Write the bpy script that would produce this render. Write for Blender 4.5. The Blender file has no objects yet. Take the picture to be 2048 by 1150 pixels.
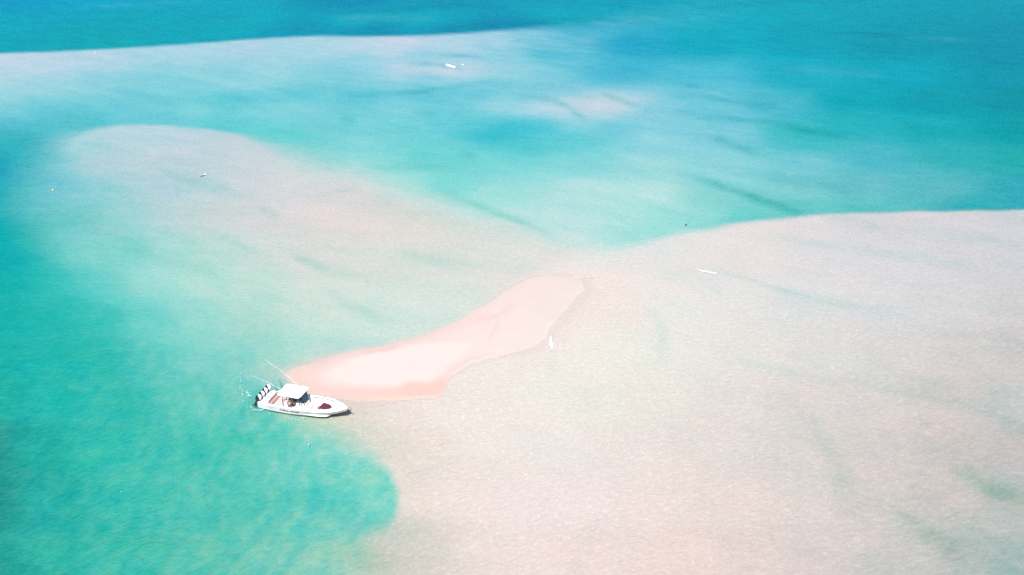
import bpy, bmesh, math, random
import numpy as np
from mathutils import Vector, Matrix

# ------------------------------------------------------------------ camera, sky, sun
sc = bpy.context.scene
COL = sc.collection
PITCH = math.radians(28.0)
CAM_H = 61.3
FOV = math.radians(65.0)
cam_d = bpy.data.cameras.new('camera')
cam = bpy.data.objects.new('camera', cam_d)
COL.objects.link(cam)
cam.location = (0, 0, CAM_H)
cam.rotation_euler = (math.pi / 2 - PITCH, 0, 0)
cam_d.sensor_width = 36
cam_d.lens = 18 / math.tan(FOV / 2)
cam_d.clip_start = 0.5
cam_d.clip_end = 60000
sc.camera = cam
sc.render.resolution_x, sc.render.resolution_y = 1024, 575

SUN_EL = math.radians(56)
SUN_TO = Vector((-0.09, -0.995, 0)).normalized()      # horizontal direction towards the sun
world = bpy.data.worlds.new('World')
sc.world = world
world.use_nodes = True
wn = world.node_tree.nodes
wl = world.node_tree.links
wn.clear()
sky = wn.new('ShaderNodeTexSky')
sky.sky_type = 'NISHITA'
sky.sun_disc = False
sky.sun_elevation = SUN_EL
sky.sun_rotation = math.atan2(SUN_TO.x, SUN_TO.y)
sky.air_density = 1.0
sky.dust_density = 1.0
bg = wn.new('ShaderNodeBackground')
bg.inputs['Strength'].default_value = 0.10
wo = wn.new('ShaderNodeOutputWorld')
wl.new(sky.outputs[0], bg.inputs[0])
wl.new(bg.outputs[0], wo.inputs[0])

sun_d = bpy.data.lights.new('sun', 'SUN')
sun_d.energy = 4.6
sun_d.angle = math.radians(0.5)
sun_d.color = (1.0, 0.965, 0.93)
sun = bpy.data.objects.new('sun', sun_d)
COL.objects.link(sun)
to_sun = Vector((SUN_TO.x * math.cos(SUN_EL), SUN_TO.y * math.cos(SUN_EL), math.sin(SUN_EL)))
sun.rotation_euler = to_sun.to_track_quat('Z', 'Y').to_euler()

sc.view_settings.view_transform = 'Standard'
sc.view_settings.look = 'None'
sc.view_settings.exposure = 0.55
sc.view_settings.gamma = 1.0
sc.view_settings.use_curve_mapping = False
sc.render.engine = 'CYCLES'
sc.cycles.max_bounces = 6
sc.cycles.diffuse_bounces = 3
sc.cycles.glossy_bounces = 2
sc.cycles.transparent_max_bounces = 8
sc.cycles.use_denoising = False

# albedo that renders as full white in each channel on a flat sunlit plane (exposure included)
WHITE = np.array([2.10, 2.12, 2.22])
SEA_GLOSS = 0.0

# ------------------------------------------------------------------ chart: colour points, edge vignette included, read off the photograph, laid on the ground plane
F = 1024 / math.tan(FOV / 2)
CP, SP = math.cos(PITCH), math.sin(PITCH)


def ground(px, py, z=0.0):
    a = (np.asarray(px, float) - 1024) / F
    b = (575 - np.asarray(py, float)) / F
    wz = -SP + b * CP
    t = (z - CAM_H) / wz
    return a * t, (CP + b * SP) * t


def G(px, py, z=0.0):
    x, y = ground(px, py, z)
    return Vector((float(x), float(y), z))


def parse(s):
    out = []
    for tok in s.split():
        p, c = tok.split(':')
        x, y = p.split(',')
        out.append([float(v) for v in (x, y)] + [float(v) for v in c.split(',')])
    return np.array(out)


PTS_OUT = parse('''
0,-60:0,143,197 600,-60:0,133,177 1200,-60:0,131,174 2048,-60:0,126,159
0,0:0,158,202 200,0:0,168,202 450,15:20,168,192 700,0:0,143,182 900,8:0,148,182 1100,0:0,158,187 1300,0:0,161,189 1500,0:0,156,184 1800,0:0,146,179 2040,0:0,136,164
0,40:0,168,192 250,40:0,168,187 500,38:25,173,192 715,38:50,178,200 850,38:45,176,200 1000,48:0,146,185 900,22:0,170,192 1100,25:0,176,192 1300,40:0,166,184 1600,40:0,166,179 1900,40:0,151,169
0,80:5,168,187 200,80:0,168,182 400,65:10,168,187 600,60:0,153,182 750,60:0,143,177 900,60:0,146,180 1050,50:0,146,183 1150,45:20,166,189
1250,90:30,176,194 1400,90:20,176,189 1600,80:0,171,184 1800,90:0,161,174 2000,100:0,156,174 1250,140:60,191,204 1400,150:80,201,209 1600,150:30,181,194
''')
PTS_IN = parse('''
0,125:195,214,228 0,150:180,212,226 100,130:190,212,228 200,120:180,210,228 350,105:170,210,228 500,95:172,208,228 600,90:165,210,228 680,80:155,206,226 700,92:205,215,228 800,90:205,212,228 900,92:180,210,228 1000,90:170,208,225 1080,75:140,200,220 1150,85:110,190,215
700,118:140,205,225 850,115:130,200,222 1000,120:120,200,222 1100,110:80,188,212 820,142:203,211,226 900,145:222,219,227 950,138:203,211,226 1010,140:175,210,225 1040,145:140,205,222
1150,60:70,178,208 1250,90:30,165,200 1400,90:20,169,191 1600,80:0,164,186 1800,90:0,154,176 2000,100:0,149,176
0,180:160,212,225 100,170:155,210,225 200,165:140,205,222 300,160:130,205,222 450,170:150,208,225 550,150:155,210,228 650,160:120,200,222 750,155:140,205,225 850,165:120,200,222 950,165:149,206,226 1000,162:99,193,214 1100,160:119,196,221 1200,150:80,188,213 1250,140:60,180,210 1400,150:80,190,215 1600,150:30,174,196 1800,150:20,169,191 2000,150:0,154,176
0,215:130,205,220 100,220:110,200,215 250,205:110,200,218 400,190:120,205,222 450,200:80,195,212 600,195:90,195,215 730,190:95,197,213 850,190:95,197,213 950,180:79,191,216 1050,185:129,201,223 1050,205:139,206,223
0,250:90,190,205 100,255:80,190,200 150,240:90,195,205 300,225:110,200,212 400,220:130,208,220 500,225:125,207,218 600,215:140,208,222 700,235:118,204,214 800,215:135,208,222 900,225:110,200,218 1000,215:159,211,226 1080,215:209,214,227 1130,222:199,213,226 1190,212:214,213,221 1240,210:199,211,223 1300,220:129,201,219
0,290:40,175,190 50,280:60,180,190 450,245:95,202,208 550,265:108,208,210 650,260:116,205,208 800,250:116,205,212 900,240:101,201,212 950,245:93,199,213 1020,255:46,190,205 1080,250:66,195,210 1150,240:145,206,221 1230,255:105,196,213 1350,240:125,199,216 1450,230:109,196,213
560,280:92,205,205 700,290:134,211,214 850,280:114,206,210 980,270:51,190,205 1050,290:85,201,206 1150,280:95,201,209 1300,280:145,209,219 1450,270:129,201,216 1600,270:60,189,196
620,320:106,208,205 750,330:146,215,212 850,310:111,208,208 930,310:115,208,209 1000,330:125,211,211 1150,330:135,211,213 1300,330:155,213,216 1450,330:139,206,213 1600,330:119,199,209 1750,310:79,186,201
700,355:176,220,215 800,370:160,220,215 900,370:120,212,208 1000,380:159,219,216 1150,380:184,222,222 1300,380:179,222,219 1450,390:139,209,209 1600,380:129,201,206 1750,380:109,191,201 1900,380:99,186,196 2040,380:50,170,185
850,410:185,220,216 950,420:169,222,216 1100,440:185,223,221 1250,430:175,223,218 1400,430:150,215,211 1500,420:119,206,201 1600,410:99,196,196 1750,415:89,191,191 1950,405:50,175,185
1000,455:200,223,218 1150,480:195,225,221 1250,470:170,221,218 1330,455:150,218,213 1500,440:100,200,198
1400,200:109,196,216 1550,210:79,186,206 1700,200:20,169,186 1850,200:10,159,176 2040,200:0,149,166 1700,250:40,179,191 1850,260:30,174,186 2040,260:10,159,171 1900,320:50,179,186 2040,320:40,174,176 1850,350:89,186,196
0,340:30,165,190 60,340:50,180,190 0,400:10,170,182 0,450:10,170,178 0,520:14,171,176
50,400:60,185,190 100,420:90,195,195 0,480:10,172,174 60,480:40,185,180 130,480:90,200,195 200,500:129,209,206 0,560:19,176,174 100,560:49,191,184 200,560:89,201,196 300,560:151,215,211 400,560:177,220,211 500,560:202,224,215
0,640:24,176,171 100,640:39,186,178 200,640:59,193,184 300,640:111,206,199 400,640:151,215,207 500,640:172,217,206 560,620:190,222,212 620,620:200,225,215 700,610:205,225,217
0,720:29,176,168 100,720:34,183,174 200,720:49,189,178 300,720:91,198,189 400,720:121,206,197 480,720:136,208,199 550,700:150,212,200 600,690:175,222,212 560,740:180,212,205
0,800:34,176,166 100,800:39,186,174 250,800:59,191,178 400,800:101,201,189 480,790:116,203,194 500,830:99,196,184
-40,900:44,141,136 0,900:44,156,149 60,900:39,179,166 200,900:54,191,176 350,900:74,196,181 450,880:79,196,178 550,880:99,201,186 620,890:129,209,196 700,930:134,210,198
-40,1000:39,141,136 0,1000:39,153,148 80,1000:44,179,168 250,1000:64,191,176 400,1000:84,196,181 550,1000:94,199,184 650,1000:94,201,191 760,1000:112,206,192
0,1120:39,161,151 100,1100:54,183,168 250,1120:69,191,174 400,1120:94,196,178 550,1110:119,201,186 650,1110:150,207,188 700,1050:114,203,191 600,1060:104,201,186
650,660:195,225,216 750,650:200,228,220 810,655:210,228,220 700,690:190,222,214 640,705:205,222,214 700,580:212,225,218
1100,520:220,222,220 1000,560:225,225,218 950,520:220,224,218 900,580:215,226,220 850,620:212,228,222 745,960:128,210,193 772,1000:135,212,195 650,950:104,203,191
''')
PTS_TONGUE = parse('''
160,290:169,210,217 250,270:179,210,220 300,265:184,212,220 400,270:186,210,220 480,285:194,210,217 540,300:194,210,214 200,330:179,208,214 300,330:189,208,216 400,320:192,210,217 500,330:202,212,217 600,330:199,215,217 100,320:124,200,210 120,370:114,195,207 200,380:144,205,212
300,370:179,208,217 400,370:179,210,214 500,380:204,212,217 600,370:214,215,217 700,380:222,215,214 650,350:199,215,214 760,400:215,215,214 800,420:218,216,212 150,430:120,200,200 250,440:150,208,208 350,430:185,210,212 450,430:200,212,212 550,440:215,215,215 650,440:225,218,216
750,450:222,218,214 850,460:222,220,214 950,470:215,220,215 250,500:130,208,200 350,500:165,215,208 450,500:190,218,212 550,510:208,218,214 650,520:218,220,216 750,520:218,222,216 850,530:215,222,216 950,530:220,224,218 1050,520:220,224,220
650,580:212,225,218 750,600:208,226,219 850,620:212,228,222 900,580:215,226,220 1000,560:225,225,218 1100,520:225,222,220 500,560:190,222,212 400,560:165,218,208
''')
PTS_FLAT = parse('''
1200,515:230,231,228 1300,500:223,227,226 1400,480:228,227,224 1500,460:230,223,222 1600,450:223,219,220 1750,440:212,211,215 1900,440:209,211,215 2040,440:204,209,213
1200,560:245,232,226 1300,550:236,231,226 1400,540:230,227,226 1500,520:228,223,222 1650,520:220,219,221 1800,520:218,217,220 1950,510:216,213,216 2040,520:208,209,214
1150,620:246,233,228 1250,620:240,231,225 1350,620:232,233,228 1450,600:230,229,226 1600,600:220,223,222 1750,600:218,219,220 1900,600:216,215,216 2040,600:206,207,208
1050,700:246,235,230 1100,660:246,237,232 1150,700:240,237,228 1250,700:236,237,228 1350,700:234,233,226 1500,700:230,227,222 1650,700:223,221,218 1800,700:216,214,212 1950,700:210,207,206 2040,700:202,201,200
720,830:230,220,210 800,830:242,229,223 900,830:246,237,230 950,780:246,235,230 1000,760:246,237,230 1100,780:240,237,228 1200,800:236,235,226 1300,800:236,231,224 1450,800:230,223,218 1600,800:220,215,212 1750,800:214,211,208 1900,800:208,203,200 2040,800:194,199,198
600,845:175,208,190 650,862:190,212,195 700,875:205,215,202 760,885:225,220,210 850,880:238,227,219 950,880:244,235,228 1100,880:238,233,228 1250,880:238,229,224 1400,880:232,223,218 1600,900:222,215,212 1750,900:212,207,204 1900,900:204,199,196 2040,900:192,193,192
830,960:232,223,215 900,980:242,231,224 1000,1000:244,231,228 1150,1000:242,231,228 1300,1000:240,227,223 1450,1000:234,221,216 1600,1000:222,215,210 1750,1000:214,207,203 1900,1000:204,199,196 2040,1000:184,193,190
720,1110:190,200,185 780,1080:205,208,198 850,1100:219,213,205 950,1100:236,225,220 1100,1100:242,227,224 1200,1110:238,223,218 1350,1100:238,221,215 1500,1100:228,215,210 1650,1100:218,209,206 1800,1120:200,201,198 1950,1110:184,191,188 2040,1120:168,187,184
''')  # greyer right edge and corners: lens falloff put into the colours


def shepard(P, X, Y):
    num = np.zeros(X.shape + (3,))
    den = np.zeros(X.shape)
    for x, y, r, g, b in P:
        sx = 1.0 + (900 - min(y, 900)) / 900 * 0.6
        d2 = ((X - x) / sx) ** 2 + ((Y - y) * 1.9) ** 2
        w = 1.0 / (d2 + 1500.0) ** 2.0
        num += w[..., None] * np.array([r, g, b])
        den += w
    return num / den[..., None]


def polymask(poly, X, Y):
    """soft inside mask; poly = list of (x, y, feather)"""
    poly = np.array(poly, float)
    n = len(poly)
    best = np.full(X.shape, 1e18)
    fe = np.ones(X.shape)
    inside = np.zeros(X.shape, bool)
    for i in range(n):
        x0, y0, f0 = poly[i]
        x1, y1, f1 = poly[(i + 1) % n]
        dx, dy = x1 - x0, y1 - y0
        t = np.clip(((X - x0) * dx + (Y - y0) * dy) / (dx * dx + dy * dy + 1e-9), 0, 1)
        d2 = (X - x0 - t * dx) ** 2 + (Y - y0 - t * dy) ** 2
        m = d2 < best
        best[m] = d2[m]
        fe[m] = (f0 + t * (f1 - f0))[m]
        c = ((y0 > Y) != (y1 > Y)) & (X < (x1 - x0) * (Y - y0) / (y1 - y0 + 1e-12) + x0)
        inside ^= c
    d = np.sqrt(best) * np.where(inside, 1, -1)
    u = np.clip(d / fe * 0.5 + 0.5, 0, 1)
    return u * u * (3 - 2 * u)


def smooth_line(pts, n=6):
    P = np.array(pts, float)
    out = []
    for i in range(len(P) - 1):
        p0, p1, p2, p3 = P[max(i - 1, 0)], P[i], P[i + 1], P[min(i + 2, len(P) - 1)]
        for k in range(n):
            t = k / n
            out.append(0.5 * (2 * p1 + (p2 - p0) * t + (2 * p0 - 5 * p1 + 4 * p2 - p3) * t * t + (3 * p1 - p0 - 3 * p2 + p3) * t ** 3))
    out.append(P[-1])
    return out


POLY_OUT = smooth_line([(-3000, 150, 3), (-400, 121, 5), (0, 106.5, 4.5), (130, 102, 4.5), (260, 95, 4.5), (400, 86, 4.5), (540, 76, 4.5), (640, 71.5, 5), (740, 73, 5), (860, 70, 6), (960, 64, 6), (1050, 57, 9), (1150, 50, 22), (1300, 30, 45), (1600, -10, 60), (2400, -60, 60), (5000, -200, 60)]) + [(5000, -2000, 10), (-3000, -2000, 10)]
POLY_TONGUE = smooth_line([(60, 400, 90), (75, 345, 70), (110, 292, 45), (150, 269, 16), (210, 254, 7), (290, 248.5, 5), (370, 254, 5), (430, 260, 5), (490, 272, 9), (560, 296, 30), (640, 322, 44), (730, 358, 48), (800, 392, 48), (900, 425, 44), (1000, 458, 34), (1100, 490, 34), (1180, 520, 40), (1080, 600, 60), (800, 640, 60), (500, 570, 70), (200, 520, 90), (60, 400, 90)])
POLY_FLAT = smooth_line([(5000, 380, 5), (2400, 409, 5), (2048, 418.5, 4), (1850, 422, 4), (1700, 426, 4.5), (1570, 435, 6), (1480, 446, 8), (1400, 460, 9), (1340, 470, 10), (1290, 485, 12), (1230, 497, 16), (1150, 512, 25), (1060, 552, 16), (960, 622, 12), (850, 678, 12), (700, 718, 12), (600, 765, 12), (560, 812, 16), (575, 838, 24), (640, 862, 30), (700, 886, 30), (750, 912, 24), (783, 955, 15), (795, 1000, 11), (783, 1042, 14), (745, 1068, 30), (722, 1095, 55), (715, 1200, 80), (715, 1700, 80)]) + [(690, 4000, 60), (5000, 4000, 60)]
POLY_BAR = smooth_line([(572, 747, 14), (600, 730, 10), (640, 718, 9), (700, 703, 8), (760, 692, 8), (820, 676, 8), (880, 657, 9), (930, 632, 10), (980, 603, 14), (1020, 575, 18), (1060, 557, 14), (1110, 548, 9), (1150, 554, 12), (1172, 572, 30), (1140, 610, 34), (1110, 645, 34), (1075, 688, 26), (1000, 714, 10), (940, 729, 8), (898, 755, 8), (884, 788, 6), (862, 796, 5), (820, 800, 5), (790, 803, 7), (760, 802, 7), (720, 803, 10), (690, 798, 12), (650, 799, 12), (620, 788, 12), (590, 775, 12), (572, 747, 14)])
POLY_CORE = smooth_line([(645, 748, 10), (690, 727, 7), (740, 712, 4), (800, 699, 4), (850, 688, 4), (900, 683, 5), (935, 688, 8), (930, 705, 8), (900, 735, 8), (880, 755, 6), (855, 764, 4), (830, 763, 4), (805, 774, 4), (760, 777, 5), (700, 770, 8), (655, 765, 9), (645, 748, 10)])
POLY_TAIL = smooth_line([(880, 672, 14), (940, 640, 12), (1000, 612, 12), (1050, 580, 16), (1110, 562, 14), (1150, 572, 16), (1120, 620, 18), (1040, 690, 18), (960, 722, 12), (905, 740, 12), (880, 700, 14), (880, 672, 14)])

STREAKS = [  # (amount, width px, points)
    (.30, 3.0, [(880, 109), (930, 112), (970, 118)]), (.18, 3.5, [(1000, 74), (1050, 80), (1090, 84)]), (.2, 5, [(950, 91), (1030, 99), (1110, 108)]),
    (.33, 3, [(820, 126), (870, 129), (900, 132), (925, 138)]), (.2, 4, [(800, 148), (860, 153), (930, 160)]), (.3, 5, [(680, 192), (760, 187), (830, 183), (900, 174), (980, 164)]),
    (.42, 4.5, [(1030, 190), (1075, 194), (1108, 201), (1140, 218), (1172, 238)]), (.38, 3.5, [(1200, 186), (1225, 194), (1250, 203), (1275, 210)]),
    (.22, 6, [(680, 233), (712, 242)]), (.2, 4, [(820, 223), (854, 226), (880, 228)]), (.25, 5, [(915, 303), (955, 312)]), (.2, 6, [(730, 331), (830, 335), (900, 345)]),
    (.3, 4, [(1348, 188), (1400, 193), (1452, 201), (1510, 208), (1560, 213)]), (.28, 2.5, [(1366, 170), (1402, 172)]),
    (.25, 5, [(1348, 219), (1400, 230), (1470, 238), (1557, 247), (1626, 264), (1713, 289)]), (.4, 6, [(1415, 274), (1450, 284), (1485, 297), (1520, 309)]),
    (.3, 6, [(1340, 341), (1418, 362), (1480, 382), (1540, 405), (1610, 430)]), (.42, 5, [(1420, 366), (1500, 392), (1560, 412), (1610, 431)]),
    (.25, 7, [(1522, 351), (1580, 362), (1644, 369), (1720, 390)]), (.28, 6, [(1560, 245), (1620, 262), (1700, 272)]), (.25, 6, [(1800, 247), (1860, 262), (1950, 276)]),
    (.3, 5, [(890, 388), (940, 405), (990, 425), (1050, 446), (1110, 478)]), (.22, 7, [(800, 500), (850, 517), (900, 526), (960, 533)]), (.18, 8, [(640, 575), (690, 605), (740, 630), (790, 645)]),
    (.16, 7, [(600, 516), (640, 532), (700, 550), (760, 562)]), (.2, 7, [(400, 455), (487, 492), (545, 515)]), (.16, 6, [(585, 513), (640, 530)]), (.14, 6, [(515, 415), (560, 434)]),
    (.12, 10, [(300, 330), (360, 355), (410, 368), (500, 395)]), (.12, 6, [(640, 390), (700, 375), (720, 372)]),
    (.16, 8, [(1288, 618), (1312, 632), (1322, 660), (1325, 700), (1322, 728)]), (.2, 4, [(1432, 544), (1488, 556), (1568, 580), (1640, 600)]), (.14, 10, [(1540, 580), (1650, 604), (1728, 620), (1830, 630)]),
    (.16, 5, [(1530, 469), (1608, 482), (1688, 496)]), (.15, 8, [(1670, 494), (1788, 510), (1928, 526), (2040, 530)]), (.16, 5, [(1645, 435), (1708, 444), (1765, 456)]), (.16, 6, [(1880, 470), (1988, 482), (2060, 491)]),
    (.16, 7, [(1468, 714), (1548, 736), (1608, 752), (1688, 768)]), (.16, 8, [(1680, 766), (1780, 782), (1860, 797), (1960, 815), (2040, 850)]),
    (.24, 11, [(1585, 800), (1626, 840), (1655, 890), (1682, 940), (1688, 985), (1712, 1030)]), (.12, 12, [(1560, 865), (1644, 890), (1680, 930)]),
    (.42, 10, [(1890, 930), (1950, 955), (2009, 985), (2070, 1010)]), (.42, 11, [(1770, 1008), (1830, 1050), (1890, 1090), (1930, 1120)]), (.14, 10, [(1990, 845), (2060, 880)]),
    (.12, 8, [(1195, 1025), (1165, 1070), (1145, 1110), (1148, 1160)]), (.10, 5, [(930, 908), (900, 918), (870, 930), (830, 950)]), (.13, 9, [(1098, 690), (1108, 720), (1106, 745)]),
    (.10, 14, [(1290, 540), (1400, 548), (1480, 560)]), (.12, 18, [(1900, 880), (1960, 900), (2060, 960)]),
    (.35, 3, [(1630, 62), (1690, 65), (1740, 67), (1810, 70)]), (.2, 3, [(1970, 124), (2050, 128)]), (.25, 3.5, [(380, 34), (440, 35), (500, 33)]), (.3, 4, [(640, 26), (700, 24), (800, 19), (900, 12), (1000, 8)]),
    (.3, 5, [(880, 54), (950, 51), (1030, 49), (1130, 42), (1250, 36)]), (.25, 3, [(1500, 6), (1600, 3), (1750, 2)]), (.2, 3, [(1380, 19), (1450, 12), (1560, 5)]),
]
LIGHT_STREAKS = [(.16, 5, [(120, 14), (200, 12), (300, 7), (420, 3)]), (.12, 5, [(1800, 74), (1880, 77), (2048, 82)]), (.10, 8, [(1550, 135), (1650, 142), (1780, 148)]), (.12, 4, [(1180, 47), (1270, 42), (1330, 36)]), (.10, 6, [(690, 36), (760, 36), (870, 36)])]
BAR_LINES = [(.055, 3, [(884, 748), (925, 727), (965, 717), (1010, 713), (1060, 712)]), (.05, 3, [(940, 641), (980, 638), (1005, 626), (1030, 612)]), (.05, 3, [(1100, 636), (1140, 624), (1164, 596)]), (.06, 2.2, [(1050, 541), (1100, 548), (1156, 555)]),
             (.05, 4.5, [(600, 742), (650, 724), (710, 710), (760, 701), (800, 690), (850, 674), (900, 659), (950, 632)]), (.03, 2.5, [(720, 714), (760, 705), (800, 694)]), (.05, 3, [(995, 640), (985, 665), (975, 690)])]


def line_gauss(L, w, X, Y):
    L = smooth_line(L, 4)
    best = np.full(X.shape, 1e18)
    n = len(L)
    end = np.ones(X.shape)
    for i in range(n - 1):
        (x0, y0), (x1, y1) = L[i], L[i + 1]
        dx, dy = x1 - x0, y1 - y0
        t = np.clip(((X - x0) * dx + (Y - y0) * dy) / (dx * dx + dy * dy + 1e-9), 0, 1)
        d2 = (X - x0 - t * dx) ** 2 + (Y - y0 - t * dy) ** 2
        m = d2 < best
        best[m] = d2[m]
        s = ((i + t) / (n - 1))
        end[m] = np.sin(np.clip(s, 0.02, 0.98) * math.pi)[m] ** 0.6
    return np.exp(-best / (2 * w * w)) * end


_rs = np.random.RandomState(11)
_perm = _rs.permutation(1024)
_grad = np.stack([np.cos(np.linspace(0, 2 * math.pi, 1024, endpoint=False)), np.sin(np.linspace(0, 2 * math.pi, 1024, endpoint=False))], -1)
_grad = _grad[_rs.permutation(1024)]


def perlin(x, y):
    xi, yi = np.floor(x).astype(int), np.floor(y).astype(int)
    xf, yf = x - xi, y - yi
    u, v = xf * xf * xf * (xf * (xf * 6 - 15) + 10), yf * yf * yf * (yf * (yf * 6 - 15) + 10)

    def gr(ix, iy, fx, fy):
        h = _perm[(_perm[ix & 1023] + iy) & 1023]
        return _grad[h, 0] * fx + _grad[h, 1] * fy
    a, b = gr(xi, yi, xf, yf), gr(xi + 1, yi, xf - 1, yf)
    c, d = gr(xi, yi + 1, xf, yf - 1), gr(xi + 1, yi + 1, xf - 1, yf - 1)
    return ((a + u * (b - a)) + v * ((c + u * (d - c)) - (a + u * (b - a)))) * 1.5


def fbm(x, y, o=4):
    s, a = 0, 1
    for i in range(o):
        s = s + a * perlin(x * 2 ** i + 17 * i, y * 2 ** i - 9 * i)
        a *= 0.55
    return s


def lin(c):
    c = np.asarray(c, float) / 255
    return np.where(c <= 0.04045, c / 12.92, ((c + 0.055) / 1.055) ** 2.4)


# vertex grid of the chart, finer inside the picture, running on to the horizon and behind the camera
STEP = 3.2
gx = np.concatenate([np.linspace(-3600, -200, 22), np.linspace(-120, -20, 8), np.arange(-10, 2060, STEP), np.linspace(2075, 2250, 10), np.linspace(2320, 5600, 20)])
gy = np.concatenate([-280.5 + np.geomspace(1.5, 190, 20), np.arange(-82, -8, 8), np.arange(-6, 42, STEP), np.arange(42.5, 130, 1.7), np.arange(131, 1160, STEP), np.linspace(1168, 1260, 8), np.linspace(1300, 2600, 14)])
PX, PY = np.meshgrid(gx, gy)
# small natural wobble of the chart lines
WX, WY = ground(PX, PY)
jx = fbm(WX / 9, WY / 9, 3) * 2.2
jy = fbm(WX / 11 + 50, WY / 7, 3) * 1.2
jf = fbm(WX / 1.7, WY / 1.7, 3)
jx = jx + 1.1 * jf * np.clip((PY - 450) / 300, 0, 1)
jy = jy + 0.8 * fbm(WX / 1.7 + 31, WY / 1.7, 3) * np.clip((PY - 450) / 300, 0, 1)
sy = np.clip((PY + 60) / 500, 0.25, 2.2)
QX, QY = PX + jx * sy * 1.5, PY + jy * sy * 1.5
CX, CY = np.clip(QX, -60, 2110), np.clip(QY, -60, 1200)

col = lin(shepard(PTS_IN, CX, CY))
m = polymask(POLY_OUT, QX, QY)[..., None]
col = col * (1 - m) + lin(shepard(PTS_OUT, CX, CY)) * m
m = polymask(POLY_TONGUE, QX, QY)[..., None]
col = col * (1 - m) + lin(shepard(PTS_TONGUE, CX, CY)) * m
mflat = polymask(POLY_FLAT, QX, QY)
m = mflat[..., None]
col = col * (1 - m) + lin(shepard(PTS_FLAT, CX, CY)) * m
TINT = np.array([1.0, 0.30, 0.34])
brk = np.clip(0.75 + 0.55 * fbm(WX / 7 + 70, WY / 7, 3), 0.15, 1.5)
for a, w, L in STREAKS:
    low = L[0][1] > 780
    g = line_gauss(L, w * (1.2 if low else 1), QX, QY) * np.maximum(brk, .6)
    col *= np.exp(-g[..., None] * a * (np.array([.8, .36, .50]) if low else TINT) * (1.55 - 0.55 * mflat[..., None]))
for a, w, L in LIGHT_STREAKS:
    g = line_gauss(L, w, QX, QY)
    col = col + g[..., None] * brk[..., None] * a * .45 * (np.array([.55, .68, .78]) - col)
# drifting sand and current streaks, in metres on the ground, drawn out along the tide
ca, sa = math.cos(math.radians(-32)), math.sin(math.radians(-32))
U, V = WX * ca + WY * sa, -WX * sa + WY * ca
n1 = fbm(U / 34 + .3 * fbm(U / 60, V / 60, 2), V / 9, 4)
n2 = fbm(U / 9, V / 3.2 + 40, 3)
n3 = fbm(WX / 4.5, WY / 4.5, 3)
fade = np.clip((PY + 80) / 200, 0.3, 1)
depthy = 1 - np.clip(col[..., 0] / 0.75, 0, 1)
amp = 0.040 + 0.060 * np.clip(depthy * 3, 0, 1)
col *= np.exp((n1 * 1.0 + n2 * .5 + n3 * .35)[..., None] * amp[..., None] * np.array([1.0, .30, .34]))
n5 = fbm(U / 15 + 90, V / 5, 4)  # light glitter on far wind ripples, painted into the water colour
far = np.clip((330 - PY) / 250, 0, 1) * np.clip(depthy * 2 - .6, 0, 1)
col *= np.exp((n5 * far * .10)[..., None] * np.array([1.6, .7, .45]))
# caustic light over the lagoon's sand bottom, painted as patches in the colour
n4 = fbm(WX / 1.5 + .5 * n3, WY / 3.6, 3)
lag = np.clip((PY - 560) / 250, 0, 1) * np.clip(depthy * 1.6 - .5, 0, 1)
col *= np.exp((n4 * lag)[..., None] * np.array([.55, .07, .0]))
col = np.clip(col, 0.00035, 1.0)

# bar
mb = polymask(POLY_BAR, QX + 2.5 * fbm(WX / 5 + 5, WY / 5, 3), QY + 1.8 * fbm(WX / 5, WY / 5 + 8, 3))
mc = polymask([(a_, b_, c_ * 1.7) for a_, b_, c_ in POLY_CORE], PX + jx * 3.4, PY + jy * 3.4)
mt = polymask(POLY_TAIL, QX, QY)
PTS_BAR = parse('''
575,750:246,222,212 600,768:252,220,211 640,786:252,219,211 700,795:250,220,210 780,797:251,219,208 840,787:254,213,202 875,768:254,214,204 900,745:252,226,220 620,728:249,222,215 700,712:252,225,219 640,748:252,226,221 655,768:253,226,220 760,783:252,222,214 700,724:254,234,230 800,700:254,234,230 870,682:253,234,230
780,696:252,225,219 850,677:252,226,220 900,662:252,228,223 940,640:252,226,221 1000,600:250,228,224 1050,570:248,228,224 1110,555:246,228,223 1160,570:242,229,224 1100,620:245,231,226 1050,650:249,232,228
1000,680:251,234,230 960,700:252,235,232 930,720:252,233,229 1000,640:251,231,227 950,670:252,234,231 1120,600:244,230,225 1180,600:242,229,224 1060,700:244,230,225
''')
SAND_DRY_SEEN = lin([254, 240, 236])
bar = lin(shepard(PTS_BAR, CX, CY))
bar = bar * (1 - mc[..., None]) + SAND_DRY_SEEN * mc[..., None]
for a, w, L in BAR_LINES:
    bar *= 1 - line_gauss(L, w, QX, QY)[..., None] * a * np.array([1, 1.6, 1.6])
bar *= 1 + (0.012 * fbm(WX / 3, WY / 3, 4))[..., None] * np.array([1, 1.3, 1.3])

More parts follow.
